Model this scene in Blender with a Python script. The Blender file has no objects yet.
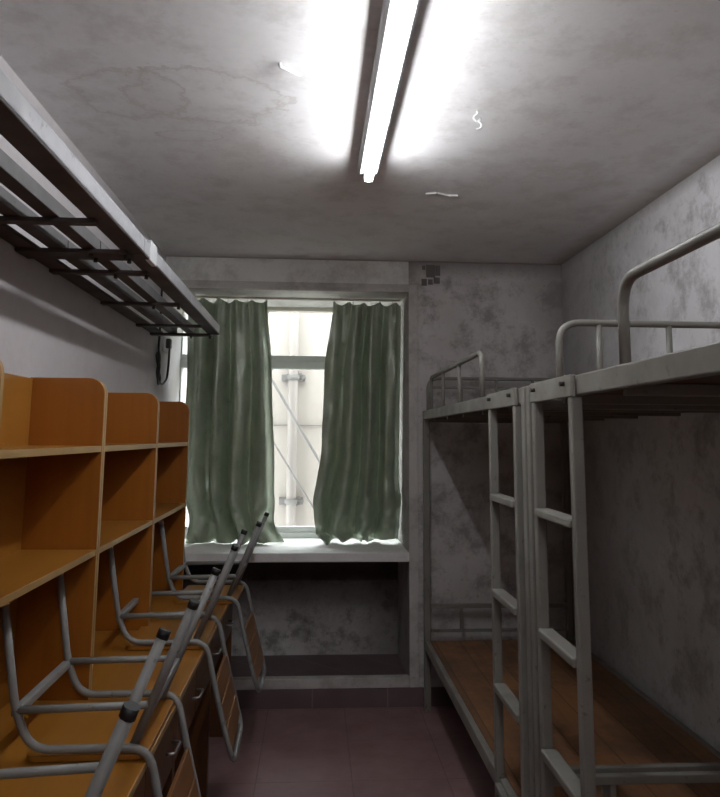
import bpy, bmesh, math, random
from mathutils import Vector, Matrix, noise
random.seed(7)
S = bpy.context.scene
COL = S.collection
# ------------------------------------------------------------------ camera
F, PPX, PPY, EYE = 720.0, 360.0, 338.0, 1.58
pitch = math.atan((437 - PPY) / F)
yaw = math.atan((PPX - 315) / (F / math.cos(pitch)))
fw = Vector((math.sin(yaw) * math.cos(pitch), math.cos(yaw) * math.cos(pitch), math.sin(pitch)))
rt = Vector((math.cos(yaw), -math.sin(yaw), 0))
up = rt.cross(fw)
rl = math.radians(0.4)
r2 = rt * math.cos(rl) + up * math.sin(rl)
u2 = -rt * math.sin(rl) + up * math.cos(rl)
cd = bpy.data.cameras.new('camera')
cam = bpy.data.objects.new('camera', cd)
COL.objects.link(cam)
cam.matrix_world = Matrix(((r2.x, u2.x, -fw.x, 0), (r2.y, u2.y, -fw.y, 0), (r2.z, u2.z, -fw.z, EYE), (0, 0, 0, 1)))
cd.sensor_fit = 'HORIZONTAL'
cd.sensor_width = 36.0
cd.lens = 36.0 * F / 720.0
cd.shift_y = (PPY - 398.5) / 720.0
cd.clip_start = 0.02
S.camera = cam
# ------------------------------------------------------------------ world, sun, exposure
W = bpy.data.worlds.new('sky')
S.world = W
W.use_nodes = True
W.node_tree.nodes['Background'].inputs[0].default_value = (0.86, 0.93, 1.0, 1)
W.node_tree.nodes['Background'].inputs[1].default_value = 9.0
sd = bpy.data.lights.new('sun', 'SUN')
sd.energy = 1.0
sd.angle = 0.3
sd.color = (1.0, 0.93, 0.85)
so = bpy.data.objects.new('sun', sd)
COL.objects.link(so)
so.rotation_euler = Vector((-0.05, -0.36, -0.93)).to_track_quat('-Z', 'Y').to_euler()
so.location = (0, 8, 9)
TUBE_POWER = 45.0
FILL_TUBE_POWER = 42.0  # strength of the added fill tube
vs = S.view_settings
vs.view_transform = 'Standard'
vs.look = 'None'
vs.exposure = 0.5
vs.gamma = 1.0
vs.use_curve_mapping = False

# ------------------------------------------------------------------ materials
def new_mat(name):
    m = bpy.data.materials.new(name)
    m.use_nodes = True
    return m, m.node_tree, m.node_tree.nodes['Principled BSDF']

def N(t, kind, **k):
    n = t.nodes.new(kind)
    for a, b in k.items():
        setattr(n, a, b)
    return n

def ramp(t, src, stops, interp='LINEAR'):
    n = N(t, 'ShaderNodeValToRGB')
    n.color_ramp.interpolation = interp
    e = n.color_ramp.elements
    while len(e) < len(stops):
        e.new(0.5)
    for el, (p, c) in zip(e, stops):
        el.position = p
        el.color = (c, c, c, 1) if isinstance(c, (int, float)) else (*c, 1)
    t.links.new(src, n.inputs[0])
    return n.outputs[0]

def noise_tex(t, vec, scale, detail=6, rough=0.6, dist=0.0):
    n = N(t, 'ShaderNodeTexNoise')
    n.inputs['Scale'].default_value = scale
    n.inputs['Detail'].default_value = detail
    n.inputs['Roughness'].default_value = rough
    n.inputs['Distortion'].default_value = dist
    t.links.new(vec, n.inputs['Vector'])
    return n.outputs['Fac']

def mix(t, fac, a, b, mode='MIX'):
    n = N(t, 'ShaderNodeMix', data_type='RGBA', blend_type=mode)
    for s, v in ((0, fac), (6, a), (7, b)):
        if hasattr(v, 'is_linked') or hasattr(v, 'node'):
            t.links.new(v, n.inputs[s])
        elif isinstance(v, (int, float)):
            n.inputs[s].default_value = v
        else:
            n.inputs[s].default_value = (*v, 1)
    return n.outputs[2]

def mth(t, op, a, b=0.0, c=None):
    n = N(t, 'ShaderNodeMath', operation=op)
    for i, v in enumerate((a, b, c)):
        if v is None:
            continue
        if hasattr(v, 'node'):
            t.links.new(v, n.inputs[i])
        else:
            n.inputs[i].default_value = v
    return n.outputs[0]

def bump(t, b, h, strength=0.3, dist=0.01):
    n = N(t, 'ShaderNodeBump')
    n.inputs['Strength'].default_value = strength
    n.inputs['Distance'].default_value = dist
    t.links.new(h, n.inputs['Height'])
    t.links.new(n.outputs[0], b.inputs['Normal'])

def wpos(t):
    g = N(t, 'ShaderNodeNewGeometry')
    return g.outputs['Position']

def opos(t):
    g = N(t, 'ShaderNodeTexCoord')
    return g.outputs['Object']

def plaster(name, base, grime, mould, amount=0.5, rings=False, corner=None):
    m, t, b = new_mat(name)
    p = wpos(t)
    n1 = noise_tex(t, p, 1.6, 8, 0.62)
    n2 = noise_tex(t, p, 5.5, 9, 0.72)
    n3 = noise_tex(t, p, 28, 6, 0.7)
    f1 = ramp(t, n1, [(0.35, 0.0), (0.68, 1.0)])
    c = mix(t, mth(t, 'MULTIPLY', f1, amount), base, grime)
    f2 = ramp(t, n2, [(0.48, 0.0), (0.62, 1.0)])
    c = mix(t, mth(t, 'MULTIPLY', f2, amount * 0.8), c, mould)
    f3 = ramp(t, n3, [(0.58, 0.0), (0.72, 1.0)])
    f3 = mth(t, 'MULTIPLY', f3, ramp(t, n1, [(0.40, 0.0), (0.6, 1.0)]))
    c = mix(t, mth(t, 'MULTIPLY', f3, min(1, amount * 1.3)), c, mould)
    c = mix(t, 0.35, c, ramp(t, n3, [(0.3, 0.82), (0.7, 1.0)]), 'MULTIPLY')
    if corner or rings:
        sp = N(t, 'ShaderNodeSeparateXYZ')
        t.links.new(p, sp.inputs[0])
        X, Y, Z = sp.outputs
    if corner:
        # darkens raggedly towards listed places: (axis, at, reach, strength)
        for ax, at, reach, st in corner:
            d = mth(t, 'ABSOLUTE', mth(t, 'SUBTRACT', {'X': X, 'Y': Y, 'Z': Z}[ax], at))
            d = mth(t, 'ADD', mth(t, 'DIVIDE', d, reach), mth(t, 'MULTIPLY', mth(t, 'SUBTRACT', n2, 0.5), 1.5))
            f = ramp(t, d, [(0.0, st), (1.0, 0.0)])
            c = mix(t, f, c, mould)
    if rings:
        for cx, cy, rx, ry in rings:
            dx = mth(t, 'DIVIDE', mth(t, 'SUBTRACT', X, cx), rx)
            dy = mth(t, 'DIVIDE', mth(t, 'SUBTRACT', Y, cy), ry)
            r = mth(t, 'SQRT', mth(t, 'ADD', mth(t, 'MULTIPLY', dx, dx), mth(t, 'MULTIPLY', dy, dy)))
            r = mth(t, 'ADD', r, mth(t, 'MULTIPLY', mth(t, 'SUBTRACT', n2, 0.5), 1.7))
            f = ramp(t, r, [(0.0, 0.0), (0.80, 0.10), (0.93, 0.30), (0.985, 1.0), (1.0, 1.0)])
            fo = ramp(t, mth(t, 'SUBTRACT', r, 1.0), [(0.0, 1.0), (0.08, 0.0)])
            c = mix(t, mth(t, 'MULTIPLY', mth(t, 'MULTIPLY', f, fo), 0.65), c, grime)
    t.links.new(c, b.inputs['Base Color'])
    b.inputs['Roughness'].default_value = 0.9
    hh = mth(t, 'ADD', n3, mth(t, 'MULTIPLY', n2, 1.5))
    bump(t, b, hh, 0.12, 0.006)
    return m

M = {}
M['ceil'] = plaster('ceiling_paint', (0.88, 0.87, 0.88), (0.60, 0.57, 0.54), (0.36, 0.31, 0.27), 0.28,
                    rings=[(-0.64, 2.31, 0.18, 0.17), (-0.38, 2.31, 0.24, 0.19), (-0.48, 2.62, 0.12, 0.05)],
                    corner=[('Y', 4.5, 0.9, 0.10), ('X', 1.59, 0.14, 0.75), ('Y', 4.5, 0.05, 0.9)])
M['wall_back'] = plaster('mouldy_plaster', (0.66, 0.65, 0.64), (0.46, 0.43, 0.41), (0.20, 0.175, 0.165), 0.85,
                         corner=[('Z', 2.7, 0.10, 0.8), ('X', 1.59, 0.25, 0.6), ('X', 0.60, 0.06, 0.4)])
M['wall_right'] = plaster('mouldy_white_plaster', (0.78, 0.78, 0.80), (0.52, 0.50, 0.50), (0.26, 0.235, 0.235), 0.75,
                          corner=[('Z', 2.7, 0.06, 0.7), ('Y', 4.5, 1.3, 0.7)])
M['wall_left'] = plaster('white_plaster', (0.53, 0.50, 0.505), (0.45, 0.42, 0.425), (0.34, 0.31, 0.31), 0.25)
M['lintel'] = plaster('lintel_plaster', (0.84, 0.84, 0.80), (0.56, 0.55, 0.52), (0.30, 0.27, 0.25), 0.45)
M['sillpaint'] = plaster('sill_paint', (0.90, 0.89, 0.87), (0.74, 0.72, 0.70), (0.40, 0.37, 0.35), 0.3)
M['trimpaint'] = plaster('trim_paint', (0.62, 0.60, 0.57), (0.42, 0.40, 0.38), (0.22, 0.195, 0.175), 0.5)
M['alcovewall'] = plaster('alcove_plaster', (0.70, 0.69, 0.68), (0.34, 0.30, 0.29), (0.07, 0.045, 0.042), 0.75,
                        corner=[('Z', 0.86, 0.48, 1.0), ('Z', 0.66, 0.24, 1.0), ('X', 0.59, 0.30, 0.7)])  # darker towards the top and the right side
M['outwall'] = plaster('outer_render', (0.250, 0.215, 0.184), (0.237, 0.204, 0.176), (0.225, 0.194, 0.168), 0.25)

def paint(name, base, rough=0.4, chips=None, amt=0.3, metal=0.0, scale=30):
    m, t, b = new_mat(name)
    p = opos(t)
    n1 = noise_tex(t, p, scale, 6, 0.65)
    n2 = noise_tex(t, p, scale * 0.22, 4, 0.6)
    dk = tuple(v * 0.72 for v in base)
    c = mix(t, ramp(t, n2, [(0.35, 0.0), (0.7, 0.7)]), base, dk)
    if chips:
        c = mix(t, mth(t, 'MULTIPLY', ramp(t, n1, [(0.62, 0.0), (0.68, 1.0)]), amt), c, chips)
    t.links.new(c, b.inputs['Base Color'])
    t.links.new(ramp(t, n2, [(0.3, max(rough - .08, 0.05)), (0.7, min(rough + .15, 1))]), b.inputs['Roughness'])
    b.inputs['Metallic'].default_value = metal
    bump(t, b, n1, 0.08, 0.002)
    return m

M['bedpaint'] = paint('cream_bed_paint', (0.225, 0.215, 0.192), 0.42, (0.10, 0.07, 0.05), 0.6)
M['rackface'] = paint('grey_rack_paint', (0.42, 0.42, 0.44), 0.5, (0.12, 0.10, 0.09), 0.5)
M['rackshade'] = paint('rusty_shaded_rack', (0.045, 0.030, 0.028), 0.65, (0.09, 0.045, 0.03), 0.5)  # shade of the rack's underside put into the colour, with rust flecks
M['chairpaint'] = paint('grey_tube_paint', (0.27, 0.27, 0.26), 0.38, (0.10, 0.08, 0.06), 0.6)
M['blackplastic'] = paint('black_plastic', (0.012, 0.012, 0.013), 0.5)
M['steel'] = paint('handle_steel', (0.5, 0.5, 0.5), 0.3, metal=0.9)
M['bolt'] = paint('dark_bolt', (0.05, 0.045, 0.04), 0.5, metal=0.6)
M['frame'] = paint('grey_aluminium', (0.62, 0.63, 0.62), 0.45, scale=12)
M['frametop'] = paint('cream_frame_paint', (0.80, 0.75, 0.67), 0.5, (0.2, 0.16, 0.12), 0.4, scale=12)
M['batten'] = paint('batten_white', (0.42, 0.43, 0.44), 0.5, scale=8)
M['whitebit'] = paint('white_plastic', (0.75, 0.75, 0.74), 0.5)
M['cableblack'] = paint('black_cable', (0.018, 0.014, 0.013), 0.5)
M['pipe'] = paint('pale_pipe', (0.180, 0.154, 0.132), 0.6, scale=6)
M['cablegrey'] = paint('weathered_cable', (0.11, 0.098, 0.088), 0.7, scale=6)
M['remnant'] = paint('dark_remnant', (0.17, 0.15, 0.14), 0.8, (0.4, 0.37, 0.35), 0.6)
M['racklit'] = paint('rack_paint_lit_side', (0.14, 0.135, 0.135), 0.6, (0.07, 0.045, 0.035), 0.5)  # slat sides: light catching them is put into this paler colour
M['rackwhite'] = paint('white_tape', (0.62, 0.62, 0.63), 0.6)

def wood(name, a, bcol, rough=0.35, axis='X', scale=1.0, planks=None, grime=0.0):
    m, t, b = new_mat(name)
    p = wpos(t) if planks else opos(t)
    mp = N(t, 'ShaderNodeMapping')
    s = {'X': (1.2, 14, 14), 'Y': (14, 1.2, 14), 'Z': (14, 14, 1.2)}[axis]
    mp.inputs['Scale'].default_value = tuple(v * scale for v in s)
    t.links.new(p, mp.inputs[0])
    n1 = noise_tex(t, mp.outputs[0], 1.6, 8, 0.65, 1.0)
    n2 = noise_tex(t, p, 2.5, 3, 0.5)
    c = mix(t, ramp(t, n1, [(0.3, 0.0), (0.7, 1.0)]), a, bcol)
    c = mix(t, 0.5, c, ramp(t, n2, [(0.3, 0.75), (0.7, 1.0)]), 'MULTIPLY')
    if planks:
        sp = N(t, 'ShaderNodeSeparateXYZ')
        t.links.new(p, sp.inputs[0])
        w = mth(t, 'DIVIDE', sp.outputs['XYZ'.index(planks[0])], planks[1])
        fr = mth(t, 'FRACT', w)
        wn = N(t, 'ShaderNodeTexWhiteNoise', noise_dimensions='1D')
        t.links.new(mth(t, 'FLOOR', w), wn.inputs['W'])
        c = mix(t, 0.8, c, ramp(t, wn.outputs['Value'], [(0.0, 0.45), (1.0, 1.0)]), 'MULTIPLY')
        g = ramp(t, fr, [(0.0, 0.15), (0.025, 1.0), (0.975, 1.0), (1.0, 0.15)])
        c = mix(t, 1.0, c, g, 'MULTIPLY')
    if grime:
        c = mix(t, mth(t, 'MULTIPLY', ramp(t, noise_tex(t, p, 3.2, 7, 0.7), [(0.42, 0.0), (0.62, 1.0)]), grime), c, (0.04, 0.03, 0.025))
    t.links.new(c, b.inputs['Base Color'])
    b.inputs['Roughness'].default_value = rough
    bump(t, b, n1, 0.05, 0.002)
    return m

M['desk'] = wood('orange_laminate', (0.36, 0.122, 0.012), (0.30, 0.095, 0.008), 0.38, 'Z', 0.5)
M['desktop'] = wood('desk_laminate', (0.38, 0.160, 0.024), (0.32, 0.130, 0.018), 0.32, 'Y', 0.5)
M['edge'] = wood('edge_band', (0.42, 0.26, 0.10), (0.37, 0.22, 0.08), 0.4, 'Z', 0.5)
M['drawer'] = wood('brown_drawer_laminate', (0.13, 0.05, 0.016), (0.10, 0.038, 0.012), 0.4, 'Y', 0.5)
M['slat'] = wood('chair_plywood', (0.27, 0.12, 0.040), (0.21, 0.09, 0.03), 0.4, 'Y', 0.8)
M['plank'] = wood('bed_planks', (0.42, 0.20, 0.085), (0.28, 0.122, 0.050), 0.5, 'Y', 0.8, planks=('X', 0.145), grime=0.55)
M['board'] = wood('bunk_board', (0.17, 0.085, 0.05), (0.12, 0.06, 0.035), 0.6, 'Y', 0.8, planks=('X', 0.16), grime=0.4)

# floor tiles
m, t, b = new_mat('floor_tiles')
p = wpos(t)
sp = N(t, 'ShaderNodeSeparateXYZ')
t.links.new(p, sp.inputs[0])
TL = 0.445
def grout(src, off):
    w = mth(t, 'DIVIDE', mth(t, 'SUBTRACT', src, off), TL)
    fr = mth(t, 'FRACT', w)
    return ramp(t, fr, [(0.0, 0.0), (0.010, 1.0), (0.990, 1.0), (1.0, 0.0)]), mth(t, 'FLOOR', w)
gx, ix = grout(sp.outputs[0], -0.245)
gy, iy = grout(sp.outputs[1], 0.02)
g = mth(t, 'MULTIPLY', gx, gy)
wn = N(t, 'ShaderNodeTexWhiteNoise', noise_dimensions='2D')
cx = N(t, 'ShaderNodeCombineXYZ')
t.links.new(ix, cx.inputs[0]); t.links.new(iy, cx.inputs[1])
t.links.new(cx.outputs[0], wn.inputs['Vector'])
n1 = noise_tex(t, p, 4, 7, 0.65)
n2 = noise_tex(t, p, 40, 4, 0.6)
c = mix(t, ramp(t, n1, [(0.35, 0.0), (0.7, 1.0)]), (0.32, 0.188, 0.19), (0.25, 0.138, 0.142))
c = mix(t, 0.4, c, ramp(t, wn.outputs['Value'], [(0, 0.8), (1, 1.0)]), 'MULTIPLY')
c = mix(t, mth(t, 'MULTIPLY', ramp(t, n2, [(0.66, 0.0), (0.72, 1.0)]), 0.3), c, (0.30, 0.27, 0.25))
c = mix(t, g, (0.15, 0.10, 0.10), c)
t.links.new(c, b.inputs['Base Color'])
t.links.new(ramp(t, n1, [(0.3, 0.35), (0.7, 0.6)]), b.inputs['Roughness'])
bump(t, b, g, 0.4, 0.002)
M['floor'] = m
# skirting tiles
m, t, b = new_mat('skirting_tiles')
p = wpos(t)
sp = N(t, 'ShaderNodeSeparateXYZ'); t.links.new(p, sp.inputs[0])
fr = mth(t, 'FRACT', mth(t, 'DIVIDE', mth(t, 'SUBTRACT', mth(t, 'ADD', sp.outputs[0], sp.outputs[1]), 4.50), 0.445))
g = ramp(t, fr, [(0.0, 1.0), (0.012, 0.0), (0.988, 0.0), (1.0, 1.0)])
c = mix(t, ramp(t, noise_tex(t, p, 5, 6, 0.6), [(0.35, 0), (0.7, 1)]), (0.16, 0.105, 0.11), (0.12, 0.075, 0.08))
c = mix(t, g, c, (0.26, 0.22, 0.21))
t.links.new(c, b.inputs['Base Color'])
b.inputs['Roughness'].default_value = 0.45
M['skirt'] = m

# curtain satin
m, t, b = new_mat('green_satin')
p = wpos(t)
n1 = noise_tex(t, p, 7, 6, 0.65)
n2 = noise_tex(t, p, 260, 2, 0.5)
c = mix(t, ramp(t, n1, [(0.35, 0), (0.7, 1)]), (0.50, 0.56, 0.46), (0.33, 0.38, 0.30))
c = mix(t, mth(t, 'MULTIPLY', ramp(t, noise_tex(t, p, 14, 6, .7), [(0.60, 0.0), (0.72, 1.0)]), 0.35), c, (0.06, 0.065, 0.05))
t.links.new(c, b.inputs['Base Color'])
b.inputs['Roughness'].default_value = 0.40
b.inputs['Metallic'].default_value = 0.35
b.inputs['Specular IOR Level'].default_value = 0.9
b.inputs['Sheen Weight'].default_value = 0.35
b.inputs['Sheen Roughness'].default_value = 0.4
b.inputs['Sheen Tint'].default_value = (0.6, 0.75, 0.65, 1)
bump(t, b, n2, 0.1, 0.001)
tr = N(t, 'ShaderNodeBsdfTranslucent')
tr.inputs[0].default_value = (0.42, 0.46, 0.34, 1)
ms = N(t, 'ShaderNodeMixShader')
ms.inputs[0].default_value = 0.20
t.links.new(b.outputs[0], ms.inputs[1]); t.links.new(tr.outputs[0], ms.inputs[2])
t.links.new(ms.outputs[0], t.nodes['Material Output'].inputs[0])
M['curtain'] = m

# window glass
m, t, b = new_mat('window_glass')
tp = N(t, 'ShaderNodeBsdfTransparent')
tp.inputs[0].default_value = (0.93, 0.95, 0.94, 1)
gl = N(t, 'ShaderNodeBsdfGlossy')
gl.inputs['Roughness'].default_value = 0.03
fr = N(t, 'ShaderNodeFresnel')
ms = N(t, 'ShaderNodeMixShader')
ge = N(t, 'ShaderNodeNewGeometry')
t.links.new(mth(t, 'MULTIPLY', fr.outputs[0], mth(t, 'SUBTRACT', 1.0, ge.outputs['Backfacing'])), ms.inputs[0]); t.links.new(tp.outputs[0], ms.inputs[1]); t.links.new(gl.outputs[0], ms.inputs[2])
t.links.new(ms.outputs[0], t.nodes['Material Output'].inputs[0])
M['glass'] = m
# tube light
for key, pw_ in (('tube', TUBE_POWER), ('filltube', FILL_TUBE_POWER)):
    m, t, b = new_mat('lit_' + key)
    e = N(t, 'ShaderNodeEmission')
    e.inputs[0].default_value = (0.96, 0.98, 1.0, 1)
    e.inputs[1].default_value = pw_
    t.links.new(e.outputs[0], t.nodes['Material Output'].inputs[0])
    M[key] = m

# ------------------------------------------------------------------ mesh helpers
class MB:
    def __init__(s):
        s.b = bmesh.new()
    def box(s, x0, x1, y0, y1, z0, z1, edge=None):
        """edge = material index given to the +X face"""
        vs_ = [s.b.verts.new((x, y, z)) for x in (x0, x1) for y in (y0, y1) for z in (z0, z1)]
        q = [(0, 1, 3, 2), (4, 6, 7, 5), (0, 4, 5, 1), (2, 3, 7, 6), (0, 2, 6, 4), (1, 5, 7, 3)]
        for i, a in enumerate(q):
            f = s.b.faces.new([vs_[k] for k in a])
            if edge is not None and i == 1:
                f.material_index = edge
        return s
    def ring_tube(s, pts, r, n=10, squash=1.0, caps=True):
        pts = [Vector(p) for p in pts]
        tang = []
        for i, p in enumerate(pts):
            a = pts[max(i - 1, 0)]; c = pts[min(i + 1, len(pts) - 1)]
            tang.append((c - a).normalized())
        ref = Vector((0, 1, 0)) if abs(tang[0].y) < 0.9 else Vector((0, 0, 1))
        nrm = (ref - tang[0] * ref.dot(tang[0])).normalized()
        rings = []
        for i, p in enumerate(pts):
            tg = tang[i]
            nrm = (nrm - tg * nrm.dot(tg)).normalized()
            bn = tg.cross(nrm)
            rings.append([s.b.verts.new(p + (nrm * math.cos(2 * math.pi * k / n) * squash + bn * math.sin(2 * math.pi * k / n)) * r) for k in range(n)])
        for a, c in zip(rings, rings[1:]):
            for k in range(n):
                f = s.b.faces.new((a[k], a[(k + 1) % n], c[(k + 1) % n], c[k]))
                f.smooth = True
        if caps:
            s.b.faces.new(list(reversed(rings[0])))
            s.b.faces.new(rings[-1])
        return s
    def pipe(s, pts, r, fillet=0.0, n=10, squash=1.0):
        return s.ring_tube(round_path(pts, fillet), r, n, squash)
    def prism(s, poly, axis, a0, a1, edge=None, edge_skip=()):
        """poly in the plane normal to axis; axis 'Y': poly is (x,z)"""
        def P(u, v, a):
            return {'Y': (u, a, v), 'X': (a, u, v), 'Z': (u, v, a)}[axis]
        A = [s.b.verts.new(P(u, v, a0)) for u, v in poly]
        B = [s.b.verts.new(P(u, v, a1)) for u, v in poly]
        s.b.faces.new(A); s.b.faces.new(list(reversed(B)))
        k = len(poly)
        for i in range(k):
            f = s.b.faces.new((A[i], B[i], B[(i + 1) % k], A[(i + 1) % k]))
            if edge is not None and i not in edge_skip:
                f.material_index = edge
        return s
    def obox(s, c, ax, ay, az):
        """oriented box from centre and three half vectors"""
        c, ax, ay, az = map(Vector, (c, ax, ay, az))
        v = [s.b.verts.new(c + ax * i + ay * j + az * k) for i in (-1, 1) for j in (-1, 1) for k in (-1, 1)]
        for a in [(0, 1, 3, 2), (4, 6, 7, 5), (0, 4, 5, 1), (2, 3, 7, 6), (0, 2, 6, 4), (1, 5, 7, 3)]:
            s.b.faces.new([v[k] for k in a])
        return s
    def build(s, name, mats, parent=None, bevel=0.0, loc=None):
        """vertices are in world coordinates; origin goes to the parent's place or loc"""
        bmesh.ops.recalc_face_normals(s.b, faces=s.b.faces)
        off = Vector(loc) if loc is not None else Vector((0, 0, 0))
        if parent is not None:
            off = Vector(parent['_o'])
        bmesh.ops.translate(s.b, verts=s.b.verts, vec=-off)
        me = bpy.data.meshes.new(name)
        s.b.to_mesh(me); s.b.free()
        for mm in (mats if isinstance(mats, (list, tuple)) else [mats]):
            me.materials.append(M[mm])
        o = bpy.data.objects.new(name, me)
        COL.objects.link(o)
        if parent is not None:
            o.parent = parent
        else:
            o.location = off
        o['_o'] = tuple(off)
        if bevel:
            md = o.modifiers.new('bevel', 'BEVEL')
            md.width = bevel; md.segments = 2; md.limit_method = 'ANGLE'; md.angle_limit = math.radians(50)
        return o

def round_path(pts, fillet, seg=7):
    pts = [Vector(p) for p in pts]
    if fillet <= 0:
        return pts
    out = [pts[0]]
    for a, p, c in zip(pts, pts[1:], pts[2:]):
        d1 = (a - p); d2 = (c - p)
        f = min(fillet, d1.length * 0.49, d2.length * 0.49)
        p1 = p + d1.normalized() * f; p2 = p + d2.normalized() * f
        for k in range(seg + 1):
            u = k / seg
            out.append(p1 * (1 - u) ** 2 + p * 2 * u * (1 - u) + p2 * u ** 2)
    out.append(pts[-1])
    return out

def thing(name, label, cat, loc, group=None):
    o = bpy.data.objects.new(name, None)
    COL.objects.link(o)
    o.empty_display_size = 0.1
    o.location = loc
    o['_o'] = tuple(loc)
    tag(o, label, cat, group)
    return o

def tag(o, label, cat, group=None):
    o['label'] = label; o['category'] = cat
    if group:
        o['group'] = group
    return o

def struct(o):
    o['kind'] = 'structure'
    return o

def copy_tree(o, parent=None):
    c = o.copy(); COL.objects.link(c)
    if parent is not None:
        c.parent = parent
    for ch in list(o.children):
        copy_tree(ch, c)
    return c

# ------------------------------------------------------------------ room shell
XL, XR, YB, YF, ZC = -0.95, 1.59, 4.5, -1.1, 2.70
NW, NZ0, NZ1, ND = 0.588, 0.885, 2.50, 5.10       # window bay: right side, sill top, head, glass plane
T = 0.15
struct(MB().box(XL - T, XR + T, YF - T, ND + 0.25, -T, 0.0).build('floor', 'floor'))
struct(MB().box(XL - T, XR + T, YF - T, ND + 0.25, ZC, ZC + T).build('ceiling', 'ceil'))
struct(MB().box(XL - T, XL, YF - T, ND + 0.25, 0, ZC).build('wall_left', 'wall_left'))
struct(MB().box(XR, XR + T, YF - T, ND + 0.25, 0, ZC).build('wall_right', 'wall_right'))
struct(MB().box(XL, XR, YF - T, YF, 0, ZC).build('wall_front', 'wall_left'))
w = MB()
w.box(NW, XR, YB, ND + 0.25, 0, ZC)                 # pier right of the bay
struct(w.build('wall_back', 'wall_back'))
struct(MB().box(XL, NW, YB, ND + 0.25, NZ1, ZC).build('wall_lintel', 'lintel'))
w = MB()
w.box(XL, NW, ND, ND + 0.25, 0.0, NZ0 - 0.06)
struct(w.build('wall_alcove', 'alcovewall'))
struct(MB().box(XL, NW, YB + 0.0, ND, 0.0, 0.125).build('trim_5', 'skirt'))
# trim: sill board, front posts of the bay, ledge
struct(MB().box(XL, NW, YB - 0.012, ND + 0.25, NZ0 - 0.055, NZ0).build('trim_1', 'sillpaint', bevel=0.006))
struct(MB().box(XL, NW, YB - 0.012, YB + 0.05, 0.108, 0.165).build('trim_2', 'trimpaint', bevel=0.005))
struct(MB().box(NW, NW + 0.055, YB - 0.012, YB, 0.108, 2.545).build('trim_3', 'trimpaint', bevel=0.003))
w = MB().box(XL, NW, YB - 0.022, YB, NZ1 - 0.004, NZ1 + 0.022)
w.box(XL, NW, YB - 0.010, YB, NZ1 + 0.022, NZ1 + 0.050)
struct(w.build('trim_4', 'trimpaint', bevel=0.004))
struct(MB().box(XL, XR, YB - 0.012, YB, 0.0, 0.107).build('baseboard_back', 'skirt', bevel=0.002))
struct(MB().box(XR - 0.012, XR, YF, YB - 0.012, 0.0, 0.107).build('baseboard_right', 'skirt', bevel=0.002))
struct(MB().box(XL, XL + 0.012, YF, YB - 0.012, 0.0, 0.107).build('baseboard_left', 'skirt', bevel=0.002))
# entrance door in the wall behind the camera
dr = MB().box(0.0, 0.9, YF, YF + 0.04, 0.0, 2.05)
dr.box(-0.06, 0.0, YF, YF + 0.06, 0.0, 2.11); dr.box(0.9, 0.96, YF, YF + 0.06, 0.0, 2.11); dr.box(-0.06, 0.96, YF, YF + 0.06, 2.05, 2.11)
struct(dr.build('door_1', 'desk', bevel=0.004))

# ------------------------------------------------------------------ window
GY = ND + 0.02
wroot = bpy.data.objects.new('window_1', None); COL.objects.link(wroot)
wroot.location = (0, GY, NZ0); wroot['_o'] = (0, GY, NZ0); struct(wroot)
wf = MB()
wf.box(XL, NW, GY, GY + 0.07, NZ0, 0.925)               # bottom rail
wf.box(XL, NW, GY + 0.012, GY + 0.06, 0.925, 0.962)
wf.box(XL, NW, GY - 0.01, GY + 0.07, 2.055, 2.105)
wf.box(XL, NW, GY + 0.01, GY + 0.07, 2.105, 2.152)
wf.box(XL, XL + 0.010, GY, GY + 0.07, 0.925, 2.47)
wf.box(NW - 0.035, NW, GY, GY + 0.07, 0.925, 2.47)
wf.box(-0.395, -0.345, GY, GY + 0.07, 0.962, 2.055)
wf.box(-0.395, -0.345, GY, GY + 0.07, 2.152, 2.475)
wf.box(0.14, 0.19, GY, GY + 0.07, 0.962, 2.055)
wf.box(0.14, 0.19, GY, GY + 0.07, 2.152, 2.475)
wf.build('window_frame', 'frame', wroot, bevel=0.003)
MB().box(XL, NW, GY - 0.01, GY + 0.07, 2.472, 2.50).build('window_head', 'frametop', wroot, bevel=0.003)
for x0, x1 in ((XL + 0.010, -0.395), (-0.345, 0.14), (0.19, NW - 0.035)):
    for z0, z1 in ((0.962, 2.055), (2.152, 2.472)):
        MB().box(x0, x1, GY + 0.032, GY + 0.037, z0, z1).build('window_pane', 'glass', wroot)

# ------------------------------------------------------------------ outside
OY = 6.5
struct(MB().box(-7, 7, OY, OY + 0.3, -3, 2.9).build('wall_outside', 'outwall'))
gp = thing('drainpipe', 'pale drainpipe clamped to the outer wall seen through the window', 'pipe', (-0.195, OY - 0.07, -3))
MB().ring_tube([(-0.195, OY - 0.07, z) for z in (-3, 0, 2.4, 2.88)], 0.042, 16).build('pipe', 'pipe', gp)
for z in (1.02, 2.10):
    k = MB()
    k.ring_tube([(-0.195, OY - 0.07, z - 0.022), (-0.195, OY - 0.07, z + 0.022)], 0.055, 16)
    k.box(-0.30, -0.09, OY - 0.03, OY - 0.002, z - 0.03, z + 0.03)
    for q in range(7):
        a = q * 0.9
        k.obox((-0.195 + 0.08 * math.cos(a), OY - 0.05, z + 0.03 * math.sin(a)), (0.03, 0, 0.008), (0, 0.02, 0), (-0.004, 0, 0.012))
    k.build('clamp', 'cablegrey', gp)
def cable(a, b_, sag, r, label, off):
    P = []
    for k in range(17):
        u = k / 16
        P.append((a[0] + (b_[0] - a[0]) * u, OY - off, a[1] + (b_[1] - a[1]) * u - sag * 4 * u * (1 - u)))
    o = MB().ring_tube(P, r, 8).build('cable', 'cablegrey', loc=P[0])
    tag(o, label, 'cable', 'cables strung across the outer wall')
cable((-1.1, 3.30), (0.9, 0.02), 0.05, 0.011, 'upper slanting grey cable crossing the outer wall behind the drainpipe', 0.16)
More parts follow.
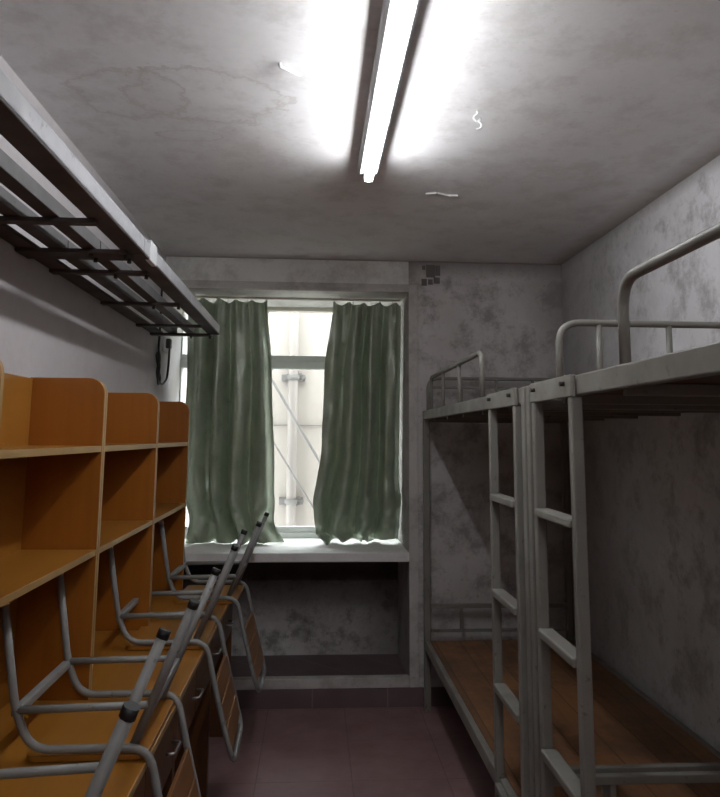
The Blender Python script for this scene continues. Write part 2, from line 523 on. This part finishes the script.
cable((-1.1, 2.80), (0.9, -0.30), 0.12, 0.008, 'lower thin slanting grey cable crossing the outer wall behind the drainpipe', 0.14)
cable((-6.0, 1.70), (6.0, 1.70), 0.02, 0.005, 'thin level joint line running straight along the outer wall', 0.012)  # joint in the outer wall, drawn as a thin strand

# ------------------------------------------------------------------ ceiling light
def batten(cx_, cy_, length, across, label, glow):
    lt = thing('batten_light', label, 'ceiling light', (cx_, cy_, ZC), 'battens along the ceiling')
    h_ = length / 2
    prof = [(-0.043, ZC), (-0.043, ZC - 0.045), (-0.034, ZC - 0.062), (0.034, ZC - 0.062), (0.043, ZC - 0.045), (0.043, ZC)]
    parts = [('housing', 'batten', MB().prism(prof, 'Y', -h_, h_), 0.002),
             ('tube', glow, MB().ring_tube([(0, -h_ + 0.03, ZC - 0.084), (0, h_ - 0.03, ZC - 0.084)], 0.017, 16), 0)]
    for d in (-1, 1):
        ya, yb = sorted((d * h_, d * (h_ - 0.028)))
        parts.append(('end_cap', 'whitebit', MB().box(-0.018, 0.018, ya, yb, ZC - 0.101, ZC - 0.055), 0.004))
    for nm, mt, mb, bv in parts:
        if across:
            bmesh.ops.rotate(mb.b, verts=mb.b.verts, cent=(0, 0, 0), matrix=Matrix.Rotation(math.pi / 2, 3, 'Z'))
        bmesh.ops.translate(mb.b, verts=mb.b.verts, vec=(cx_, cy_, 0))
        mb.build(nm, mt, lt, bevel=bv)
batten(0.203, 2.13, 1.36, False, 'lit fluorescent batten fixed lengthwise on the ceiling ahead of the camera', 'tube')
batten(0.32, -0.45, 1.30, True, 'added unseen fill batten, lit, crosswise on the ceiling behind the camera', 'filltube')  # unseen lamp, added to brighten the back wall and curtains

# ceiling oddments
h = MB().pipe([(-0.12, 2.06, ZC), (-0.12, 2.06, ZC - 0.012), (-0.06, 2.085, ZC - 0.022)], 0.006, 0.01, 8)
tag(h.build('ceiling_hook', 'whitebit', loc=(-0.12, 2.06, ZC)), 'small white bent hook in the ceiling left of the tube light', 'hook')
P = [(0.545, 2.33, ZC + 0.0), (0.545, 2.33, ZC - 0.015)]
for k in range(15):
    a = math.radians(90 + 270 * k / 14)
    P.append((0.545 + 0.012 * math.cos(a), 2.33, ZC - 0.027 + 0.012 * math.sin(a)))
for k in range(12):
    a = math.radians(90 - 200 * k / 11)
    P.append((0.545 + 0.014 * math.cos(a), 2.33, ZC - 0.053 + 0.014 * math.sin(a)))
tag(MB().ring_tube(P, 0.0035, 8).build('ceiling_hook', 'whitebit', loc=(0.545, 2.33, ZC)), 'small white curled S hook hanging from the ceiling right of the tube light', 'hook')
fl = MB()
for a, b_ in (((0.50, 3.19), (0.545, 3.17)), ((0.545, 3.17), (0.60, 3.205)), ((0.60, 3.205), (0.65, 3.20))):
    d = Vector((b_[0] - a[0], b_[1] - a[1], 0))
    fl.obox(((a[0] + b_[0]) / 2, (a[1] + b_[1]) / 2, ZC - 0.004), d / 2, Vector((-d.y, d.x, 0)).normalized() * 0.009, (0, 0, 0.004))
tag(fl.build('paint_flake', 'whitebit', loc=(0.56, 3.19, ZC)), 'curled pale paint flake peeling off the ceiling beyond the tube light', 'paint flake')
# dark square remnants high on the back wall
vp = MB()
for x, z, w_, h_ in ((0.702, 2.600, 0.058, 0.082), (0.763, 2.612, 0.030, 0.066), (0.672, 2.545, 0.034, 0.044), (0.714, 2.553, 0.030, 0.034), (0.750, 2.560, 0.040, 0.040), (0.676, 2.650, 0.020, 0.026)):
    vp.box(x, x + w_, YB - 0.005, YB, z, z + h_)
o = vp.build('wall_remnant', 'remnant', loc=(0.73, YB, 2.6))
tag(o, 'patch of small dark square remnants stuck high on the back wall right of the window', 'wall patch')

# ------------------------------------------------------------------ curtains
def edge(tab, v):
    for (v0, x0), (v1, x1) in zip(tab, tab[1:]):
        if v <= v1:
            u = (v - v0) / (v1 - v0); u = u * u * (3 - 2 * u)
            return x0 + (x1 - x0) * u
    return tab[-1][1]

def make_curtain(label, left, right, folds, seed, ztop, zbot, y0=4.75):
    NU, NV = 150, 90
    xc = (left[0][1] + right[0][1]) / 2
    root = thing('curtain', label, 'curtain', (xc, y0, zbot), 'green curtains at the window')
    b_ = MB()
    rows = []
    for j in range(NV + 1):
        v = j / NV
        row = []
        for i in range(NU + 1):
            u = i / NU
            xl, xr = edge(left, v), edge(right, v)
            hdr = max(0, 1 - v / 0.055)
            ph = seed + 2.2 * noise.noise(Vector((seed, u * 2.0, v * 0.7)))
            wv = math.sin(2 * math.pi * folds * u + ph + 0.8 * v)
            wv = math.copysign(abs(wv) ** 0.75, wv)
            wv2 = math.sin(2 * math.pi * folds * 2.3 * u + ph * 1.7 + 1.3)
            amp = 0.014 + 0.022 * min(v * 3, 1)
            var = 0.65 + 0.7 * noise.noise(Vector((seed * 2, u * 3.0, v * 1.2)))
            y = y0 + 0.13 * v * v + amp * 2.1 * var * wv + 0.009 * wv2 * var
            # pinch pleats at the header
            y += -0.030 * hdr * max(0, math.cos(2 * math.pi * (folds + 1) * u)) ** 4
            x = xl + (xr - xl) * (u + 0.012 * math.cos(2 * math.pi * folds * u + ph) * min(v * 4, 1))
            z = ztop + (zbot - ztop) * v
            z += 0.009 * hdr * math.cos(2 * math.pi * (folds + 1) * u)
            # crumpling where it meets the sill
            cr = max(0, (v - 0.74) / 0.26)
            y += cr * (0.085 * noise.noise(Vector((u * 7 + seed, v * 12, 3.1))) + 0.03 * noise.noise(Vector((u * 16 + seed, v * 30, 6.3)))) - 0.035 * math.sin(math.pi * min(cr, 1)) * 0.9
            x += cr * 0.050 * noise.noise(Vector((u * 5 + seed, v * 8, 8.7)))
            z += cr * 0.030 * noise.noise(Vector((u * 9 + seed, v * 3, 1.7)))
            y += 0.020 * noise.noise(Vector((u * 6 + seed, v * 4, 5.0))) + 0.010 * noise.noise(Vector((u * 9 + v * 5 + seed, v * 7 - u * 4, 9.0)))
            z = max(z, NZ0 + 0.004)
            row.append(b_.b.verts.new((x, y, z)))
        rows.append(row)
    for a, c in zip(rows, rows[1:]):
        for i in range(NU):
            f = b_.b.faces.new((a[i], a[i + 1], c[i + 1], c[i])); f.smooth = True
    o = b_.build('panel', 'curtain', root)
    md = o.modifiers.new('thick', 'SOLIDIFY'); md.thickness = 0.003
    # heading tape hooks
    for k in range(int(folds) + 1):
        u = min(max(k / folds, 0.02), 0.98)
        x = left[0][1] + (right[0][1] - left[0][1]) * u
        MB().pipe([(x, y0 + 0.004, ztop - 0.03), (x, y0 + 0.012, ztop + 0.002), (x, y0 + 0.012, 2.487)], 0.0022, 0.004, 6).build('hook', 'steel', root)
    return root

make_curtain('dark green satin curtain left of the bright window gap, its hem bunched on the sill',
             [(0, -0.850), (0.3, -0.850), (0.7, -0.855), (1.0, -0.80)],
             [(0, -0.325), (0.3, -0.287), (0.7, -0.265), (0.9, -0.252), (1.0, -0.215)], 4.0, 1.3, 2.468, 0.892)
make_curtain('dark green satin curtain right of the bright window gap, gathered loose above the sill',
             [(0, 0.112), (0.3, 0.066), (0.6, 0.055), (0.85, 0.01), (0.96, 0.0), (1.0, 0.07)],
             [(0, 0.568), (0.5, 0.568), (0.8, 0.568), (0.93, 0.568), (1.0, 0.54)], 3.4, 4.1, 2.462, 0.905)
tr_ = MB().box(-0.93, 0.565, 4.752, 4.772, 2.485, NZ1)
tag(tr_.build('curtain_track', 'frametop', loc=(-0.2, 4.87, 2.485), bevel=0.002), 'pale curtain track screwed under the window bay head', 'curtain track')

# ------------------------------------------------------------------ desks with hutches
DX0, DX1, HX = XL + 0.001, -0.43, -0.702
TOPZ = 1.770
def make_desk(y0, y1, label, handles):
    yc = (y0 + y1) / 2
    d = thing('study_desk', label, 'desk', (-0.69, yc, 0), 'study desks along the left wall')
    th = 0.018
    r = 0.055
    def panel(ya, yb):
        # hutch side: rounded front top corner
        poly = [(DX0, 0.75), (HX, 0.75)]
        for k in range(7):
            a = math.radians(90 * k / 6)
            poly.append((HX - r + r * math.cos(a), TOPZ - r + r * math.sin(a)))
        poly.append((DX0, TOPZ))
        return MB().prism(poly, 'Y', ya, yb, edge=1, edge_skip=(0, len(poly) - 1))
    for ya in (y0 + 0.001, y1 - th - 0.001):
        panel(ya, ya + th).build('side_panel', ['desk', 'edge'], d, bevel=0.0015)
        MB().box(DX0, DX1 + 0.0, ya, ya + th, 0.0, 0.727, edge=1).build('leg_panel', ['drawer', 'drawer'], d, bevel=0.0015)
    ya, yb = y0 + 0.001 + th, y1 - th - 0.001
    MB().box(DX0, DX0 + 0.008, ya, yb, 0.75, TOPZ - 0.004).build('back_panel', 'desktop', d)
    for z in (1.545, 1.212):
        MB().box(DX0 + 0.008, HX - 0.001, ya, yb, z - 0.02, z, edge=1).build('shelf', ['desktop', 'edge'], d, bevel=0.0015)
    MB().box(DX0, DX1 + 0.012, y0 + 0.001, y1 - 0.001, 0.727, 0.75, edge=1).build('desktop', ['desktop', 'edge'], d, bevel=0.003)
    MB().box(DX0, DX0 + 0.012, ya, yb, 0.10, 0.727).build('modesty_panel', 'drawer', d)
    ym = (ya + yb) / 2
    for (a, b_), hy in zip(((ya + 0.003, ym - 0.002), (ym + 0.002, yb - 0.003)), handles):
        w = MB()
        w.box(DX1 - 0.016, DX1, a, b_, 0.545, 0.722)
        w.box(DX1 - 0.40, DX1 - 0.016, a + 0.01, b_ - 0.01, 0.57, 0.70)
        f = w.build('drawer', 'drawer', d, bevel=0.002)
        if hy:
            MB().pipe([(DX1, hy - 0.048, 0.632), (DX1 + 0.026, hy - 0.044, 0.632), (DX1 + 0.026, hy + 0.044, 0.632), (DX1, hy + 0.048, 0.632)], 0.0045, 0.008, 8).build('handle', 'steel', f)
    return d
make_desk(0.84, 1.655, 'orange laminate study desk with hutch nearest the camera, cut by the left edge', (1.15, 1.45))
make_desk(1.655, 2.482, 'orange laminate study desk with hutch, second from the camera along the left wall', (2.02, 2.39))
make_desk(2.482, 3.312, 'orange laminate study desk with hutch, third from the camera, between second and window end', (2.86, None))
make_desk(3.312, 4.125, 'orange laminate study desk with hutch at the window end of the row', (3.40, 3.88))

# ------------------------------------------------------------------ upturned chairs
ZT = 0.75
def make_chair(label):
    # built at y = 0, seat lying on a desk top of height ZT
    root = thing('upturned_chair', label, 'chair', (-0.55, 0, ZT), 'chairs turned over on the desks')
    zr = ZT + 0.032
    hw = 0.20
    seat = MB()
    poly = []
    for cx_, cy_, a0 in ((-0.45, 0.17, 0), (-0.70, 0.17, 90), (-0.70, -0.17, 180), (-0.45, -0.17, 270)):
        for k in range(5):
            a = math.radians(a0 + 90 * k / 4)
            poly.append((cx_ + 0.03 * math.cos(a), cy_ + 0.03 * math.sin(a)))
    seat.prism(poly, 'Z', ZT + 0.002, ZT + 0.016)
    seat.build('seat', 'desktop', root, bevel=0.002)
    fr = MB()
    # one bent tube: front leg, seat rail, back post, foot of the back, and up the other side
    def side(s):
        return [(-0.800, s * (hw + 0.012), 1.15), (-0.755, s * (hw + 0.004), 0.875), (-0.712, s * hw, zr), (-0.415, s * hw, zr),
                (-0.372, s * hw, 0.60), (-0.330, s * hw, 0.44), (-0.296, s * (hw - 0.015), 0.325)]
    path = side(-1) + list(reversed(side(1)))
    P = [path[0]]
    sm = round_path(path, 0.055, 7)
    fr.ring_tube(sm, 0.0107, 10)
    fr.build('frame', 'chairpaint', root)
    for s in (-1, 1):
        leg = MB().pipe([(-0.462, s * (hw - 0.016), ZT + 0.022), (-0.312, s * (hw + 0.030), 1.14)], 0.0125, 0, 10, 1.0).build('rear_leg', 'chairpaint', root)
        MB().ring_tube([(-0.3145, s * (hw + 0.0292), 1.134), (-0.3075, s * (hw + 0.0312), 1.152)], 0.0145, 10).build('rubber_cap', 'blackplastic', leg)
        MB().ring_tube([(-0.798, s * (hw + 0.012), 1.140), (-0.8025, s * (hw + 0.0125), 1.156)], 0.0122, 10).build('rubber_cap', 'rackwhite', root)
        # side stretcher between front and rear leg
        MB().ring_tube([(-0.757, s * (hw + 0.004), 0.880), (-0.420, s * (hw - 0.000), 0.886)], 0.0105, 8).build('stretcher', 'chairpaint', root)
    MB().box(-0.769, -0.745, -hw, hw, 0.862, 0.884).build('stretcher', 'chairpaint', root, bevel=0.004)
    MB().box(-0.430, -0.408, -hw + 0.01, hw - 0.01, 0.868, 0.890).build('stretcher', 'chairpaint', root, bevel=0.004)
    # back slats between the posts
    za = [(0.622, 0.545), (0.535, 0.458), (0.448, 0.372)]
    def xb(z):
        return -0.376 + (0.62 - z) * 0.27
    for a, b_ in za:
        w = MB()
        w.obox(((xb(a) + xb(b_)) / 2, 0, (a + b_) / 2), ((xb(b_) - xb(a)) / 2, 0, (b_ - a) / 2), (0, hw - 0.010, 0), (0.006, 0, 0.0015))
        w.build('back_slat', 'slat', root, bevel=0.002)
    return root
c0 = make_chair('grey tubular chair upturned on the nearest desk, only its raised rear legs in view')
def put(o, y, dx=0.0, rz=0.0, label=None):
    o.location = (-0.55 + dx, y, ZT)
    o.rotation_euler = (0, 0, math.radians(rz))
    if label:
        o['label'] = label
put(copy_tree(c0), 2.215, 0.0, 0.5, 'grey tubular chair upturned on the second desk, back hanging over the front edge')
put(copy_tree(c0), 3.19, 0.0, 1.0, 'grey tubular chair upturned on the third desk, orange slatted back hanging in full view')
put(copy_tree(c0), 3.965, 0.045, -1.0, 'grey tubular chair upturned on the desk beside the window, legs against the left curtain')
put(c0, 1.45, 0.004, 5.0)

# ------------------------------------------------------------------ luggage racks
def make_rack(y0, y1, label, tape):
    z0 = 2.163
    X0, X1 = -0.948, -0.56
    r_ = thing('luggage_rack', label, 'rack', (X0, (y0 + y1) / 2, z0), 'metal racks fixed high on the left wall')
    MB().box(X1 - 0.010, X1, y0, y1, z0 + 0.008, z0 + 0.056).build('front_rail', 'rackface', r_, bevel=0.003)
    MB().box(X1 - 0.064, X1, y0, y1, z0 - 0.0, z0 + 0.008).build('front_flange', 'rackshade', r_, bevel=0.002)
    MB().box(X0, X0 + 0.065, y0, y1, z0, z0 + 0.012).build('wall_rail', 'rackshade', r_, bevel=0.002)
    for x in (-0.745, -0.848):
        MB().box(x, x + 0.046, y0, y1, z0 + 0.002, z0 + 0.042, edge=1).build('slat', ['rackshade', 'racklit'], r_, bevel=0.002)
    n = 4
    for k in range(n):
        y = y0 + 0.02 + (y1 - y0 - 0.04) * (k / (n - 1)) if k in (0, n - 1) else y0 + (0.26 if k == 1 else 0.0) + (0 if k == 1 else (y1 - y0) * 0.47)
        wd = 0.055 if k in (0, n - 1) else 0.042
        MB().box(X0, X1 - 0.045, y - wd / 2, y + wd / 2, z0 - 0.012, z0 + 0.001).build('crossbar', 'rackshade', r_, bevel=0.002)
        for x in (X1 - 0.052, -0.72):
            MB().ring_tube([(x, y, z0 - 0.026), (x, y, z0 - 0.010)], 0.007, 8).build('bolt', 'bolt', r_)
    y = y1 - 0.36
    MB().box(X0, X1 - 0.045, y - 0.019, y + 0.019, z0 - 0.012, z0 + 0.001).build('crossbar', 'rackshade', r_, bevel=0.002)
    if tape:
        w = MB().box(X1 - 0.014, X1 + 0.004, y0 + 0.07, y0 + 0.165, z0 - 0.002, z0 + 0.068)
        w.build('tape_wrap', 'rackwhite', r_, bevel=0.003)['label'] = 'pale tape wrapped round the front rail'
    return r_
make_rack(2.32, 4.19, 'long metal luggage rack on the left wall, window end, with pale tape on its rail', True)
make_rack(0.44, 2.312, 'long metal luggage rack on the left wall, the one nearer the camera', False)

# looped cable by the window on the left wall
cr = thing('power_cord', 'black power cord looped in a figure eight hanging from a socket on the left wall', 'cord', (XL, 4.52, 2.15))
MB().box(XL, XL + 0.010, 4.50, 4.64, 2.10, 2.20).build('socket', 'wall_left', cr, bevel=0.003)
MB().box(XL + 0.010, XL + 0.040, 4.55, 4.60, 2.125, 2.185).build('plug', 'cableblack', cr, bevel=0.006)
P = [(XL + 0.03, 4.52, 2.13), (XL + 0.022, 4.54, 2.02), (XL + 0.02, 4.53, 1.935), (XL + 0.02, 4.44, 1.885), (XL + 0.018, 4.36, 1.90), (XL + 0.014, 4.34, 1.96), (XL + 0.014, 4.40, 2.03),
     (XL + 0.014, 4.37, 2.085), (XL + 0.014, 4.32, 2.05), (XL + 0.02, 4.35, 1.98), (XL + 0.02, 4.40, 1.92), (XL + 0.02, 4.37, 1.875), (XL + 0.026, 4.33, 1.90), (XL + 0.026, 4.36, 1.99),
     (XL + 0.026, 4.33, 2.05), (XL + 0.01, 4.37, 2.10), (XL + 0.008, 4.39, 2.20), (XL + 0.008, 4.39, 2.55)]
P = [(x, 4.47 + (y - 4.45) * 1.5, z) for x, y, z in P]
MB().pipe(P, 0.0065, 0.05, 8).build('wire', 'cableblack', cr)

# ------------------------------------------------------------------ bunk beds
BX0, BX1 = 0.665, 1.565
RZ0, RZ1 = 1.690, 1.742
def make_bed(y0, y1, label, lad, ladlabel, guard, endguard_y, far):
    bd = thing('bunk_bed', label, 'bunk bed', ((BX0 + BX1) / 2, (y0 + y1) / 2, 0), 'metal bunk beds along the right wall')
    pw = 0.038
    for x in (BX0, BX1 - pw):
        for y in (y0, y1 - pw):
            MB().box(x, x + pw, y, y + pw, 0.0, RZ1 + 0.001).build('post', 'bedpaint', bd, bevel=0.004)
    for x, dx in ((BX0, 0.030), (BX1 - 0.03, 0.030)):
        MB().box(x + 0.002, x + dx, y0 + pw, y1 - pw, RZ0, RZ1).build('upper_rail', 'bedpaint', bd, bevel=0.004)
        MB().box(x + 0.002, x + dx, y0 + pw, y1 - pw, 0.345, 0.398).build('lower_rail', 'bedpaint', bd, bevel=0.004)
    for y in (y0 + 0.006, y1 - 0.032):
        for z0, z1 in ((1.672, 1.700), (0.350, 0.378), (0.575, 0.600), (0.44, 0.455)):
            MB().box(BX0 + pw, BX1 - pw, y, y + 0.024, z0, z1).build('end_rail', 'bedpaint', bd, bevel=0.003)
        for x in (BX0 + 0.215, BX1 - 0.24):
            MB().box(x, x + 0.02, y + 0.002, y + 0.022, 0.455, 0.575).build('end_spindle', 'bedpaint', bd, bevel=0.003)
    MB().box(BX0 + 0.031, BX1 - 0.031, y0 + 0.04, y1 - 0.04, 1.704, 1.722).build('upper_bed_board', 'board', bd)
    MB().box(BX0 + 0.031, BX1 - 0.031, y0 + 0.04, y1 - 0.04, 0.380, 0.396).build('lower_bed_board', 'plank', bd)
    for k in range(5):
        y = y0 + (y1 - y0) * (k + 0.7) / 5.4
        MB().box(BX0 + 0.03, BX1 - 0.03, y, y + 0.025, 1.676, 1.703).build('cross_bar', 'bedpaint', bd, bevel=0.002)
    # ladder
    la, lb = lad
    rung = MB()
    pl = MB().box(BX0 - 0.012, BX0 + 0.001, la - 0.004, lb + 0.034, RZ0 - 0.004, RZ1 + 0.002).build('ladder', 'bedpaint', bd, bevel=0.003)
    for y in (la, lb):
        MB().box(BX0 - 0.010, BX0 + 0.020, y, y + 0.030, 0.0, RZ0 - 0.004).build('upright', 'bedpaint', pl, bevel=0.004)
        yy = y + 0.02 if y == la else y + 0.0
        for z in (RZ1 - 0.020,):
            MB().ring_tube([(BX0 - 0.024, y + 0.018 + (0.03 if y == la else -0.03), z), (BX0 - 0.011, y + 0.018 + (0.03 if y == la else -0.03), z)], 0.0065, 8).build('bolt', 'bolt', pl)
    for z in (1.365, 1.028, 0.705, 0.375):
        MB().box(BX0 - 0.018, BX0 + 0.028, la + 0.030, lb, z - 0.012, z + 0.012).build('step', 'bedpaint', pl, bevel=0.005)
    # guard rail on the front
    g0, g1, gz = guard
    gx = BX0 + 0.016
    if far:
        MB().pipe([(gx, g0, RZ1), (gx, g0, gz), (gx, g1, gz), (gx, g1, RZ1)], 0.0115, 0.05, 12).build('guard_rail', 'bedpaint', bd)
        for y in (3.37, 3.80):
            MB().ring_tube([(gx, y, RZ1), (gx, y, gz)], 0.009, 10).build('guard_spindle', 'bedpaint', bd)
    else:
        MB().pipe([(gx, g1, RZ1), (gx, g1, gz), (gx, g0, gz), (gx, g0, RZ1)], 0.0125, 0.075, 12).build('guard_rail', 'bedpaint', bd)
        for y in (0.45, 0.82):
            MB().ring_tube([(gx, y, RZ1), (gx, y, gz)], 0.009, 10).build('guard_spindle', 'bedpaint', bd)
    # raised head end
    ez = 1.942
    ey = endguard_y
    xa = BX0 + (0.098 if not far else 0.03)
    MB().pipe([(xa, ey, RZ1 - 0.02), (xa, ey, ez), (BX1 - 0.02, ey, ez), (BX1 - 0.02, ey, RZ1 - 0.02)], 0.0112, 0.07, 12).build('head_rail', 'bedpaint', bd)
    for x in ((0.892, 1.12, 1.35) if not far else (0.90, 1.12, 1.35)):
        MB().ring_tube([(x, ey, RZ1 - 0.02), (x, ey, ez)], 0.0095, 10).build('head_spindle', 'bedpaint', bd)
    if far:
        MB().ring_tube([(xa, ey, 1.885), (BX1 - 0.02, ey, 1.885)], 0.0085, 10).build('head_rail', 'bedpaint', bd)
    return bd
make_bed(2.262, 4.440, 'cream metal bunk bed at the window end with bare plank lower bunk', (2.335, 2.672), '', (2.905, 4.20, 1.93), 4.40, True)
make_bed(0.080, 2.246, 'cream metal bunk bed nearer the camera, its tall guard rail at the right edge', (1.808, 2.125), '', (0.20, 1.538, 1.932), 2.20, False)

for o in bpy.data.objects:
    if '_o' in o.keys():
        del o['_o']
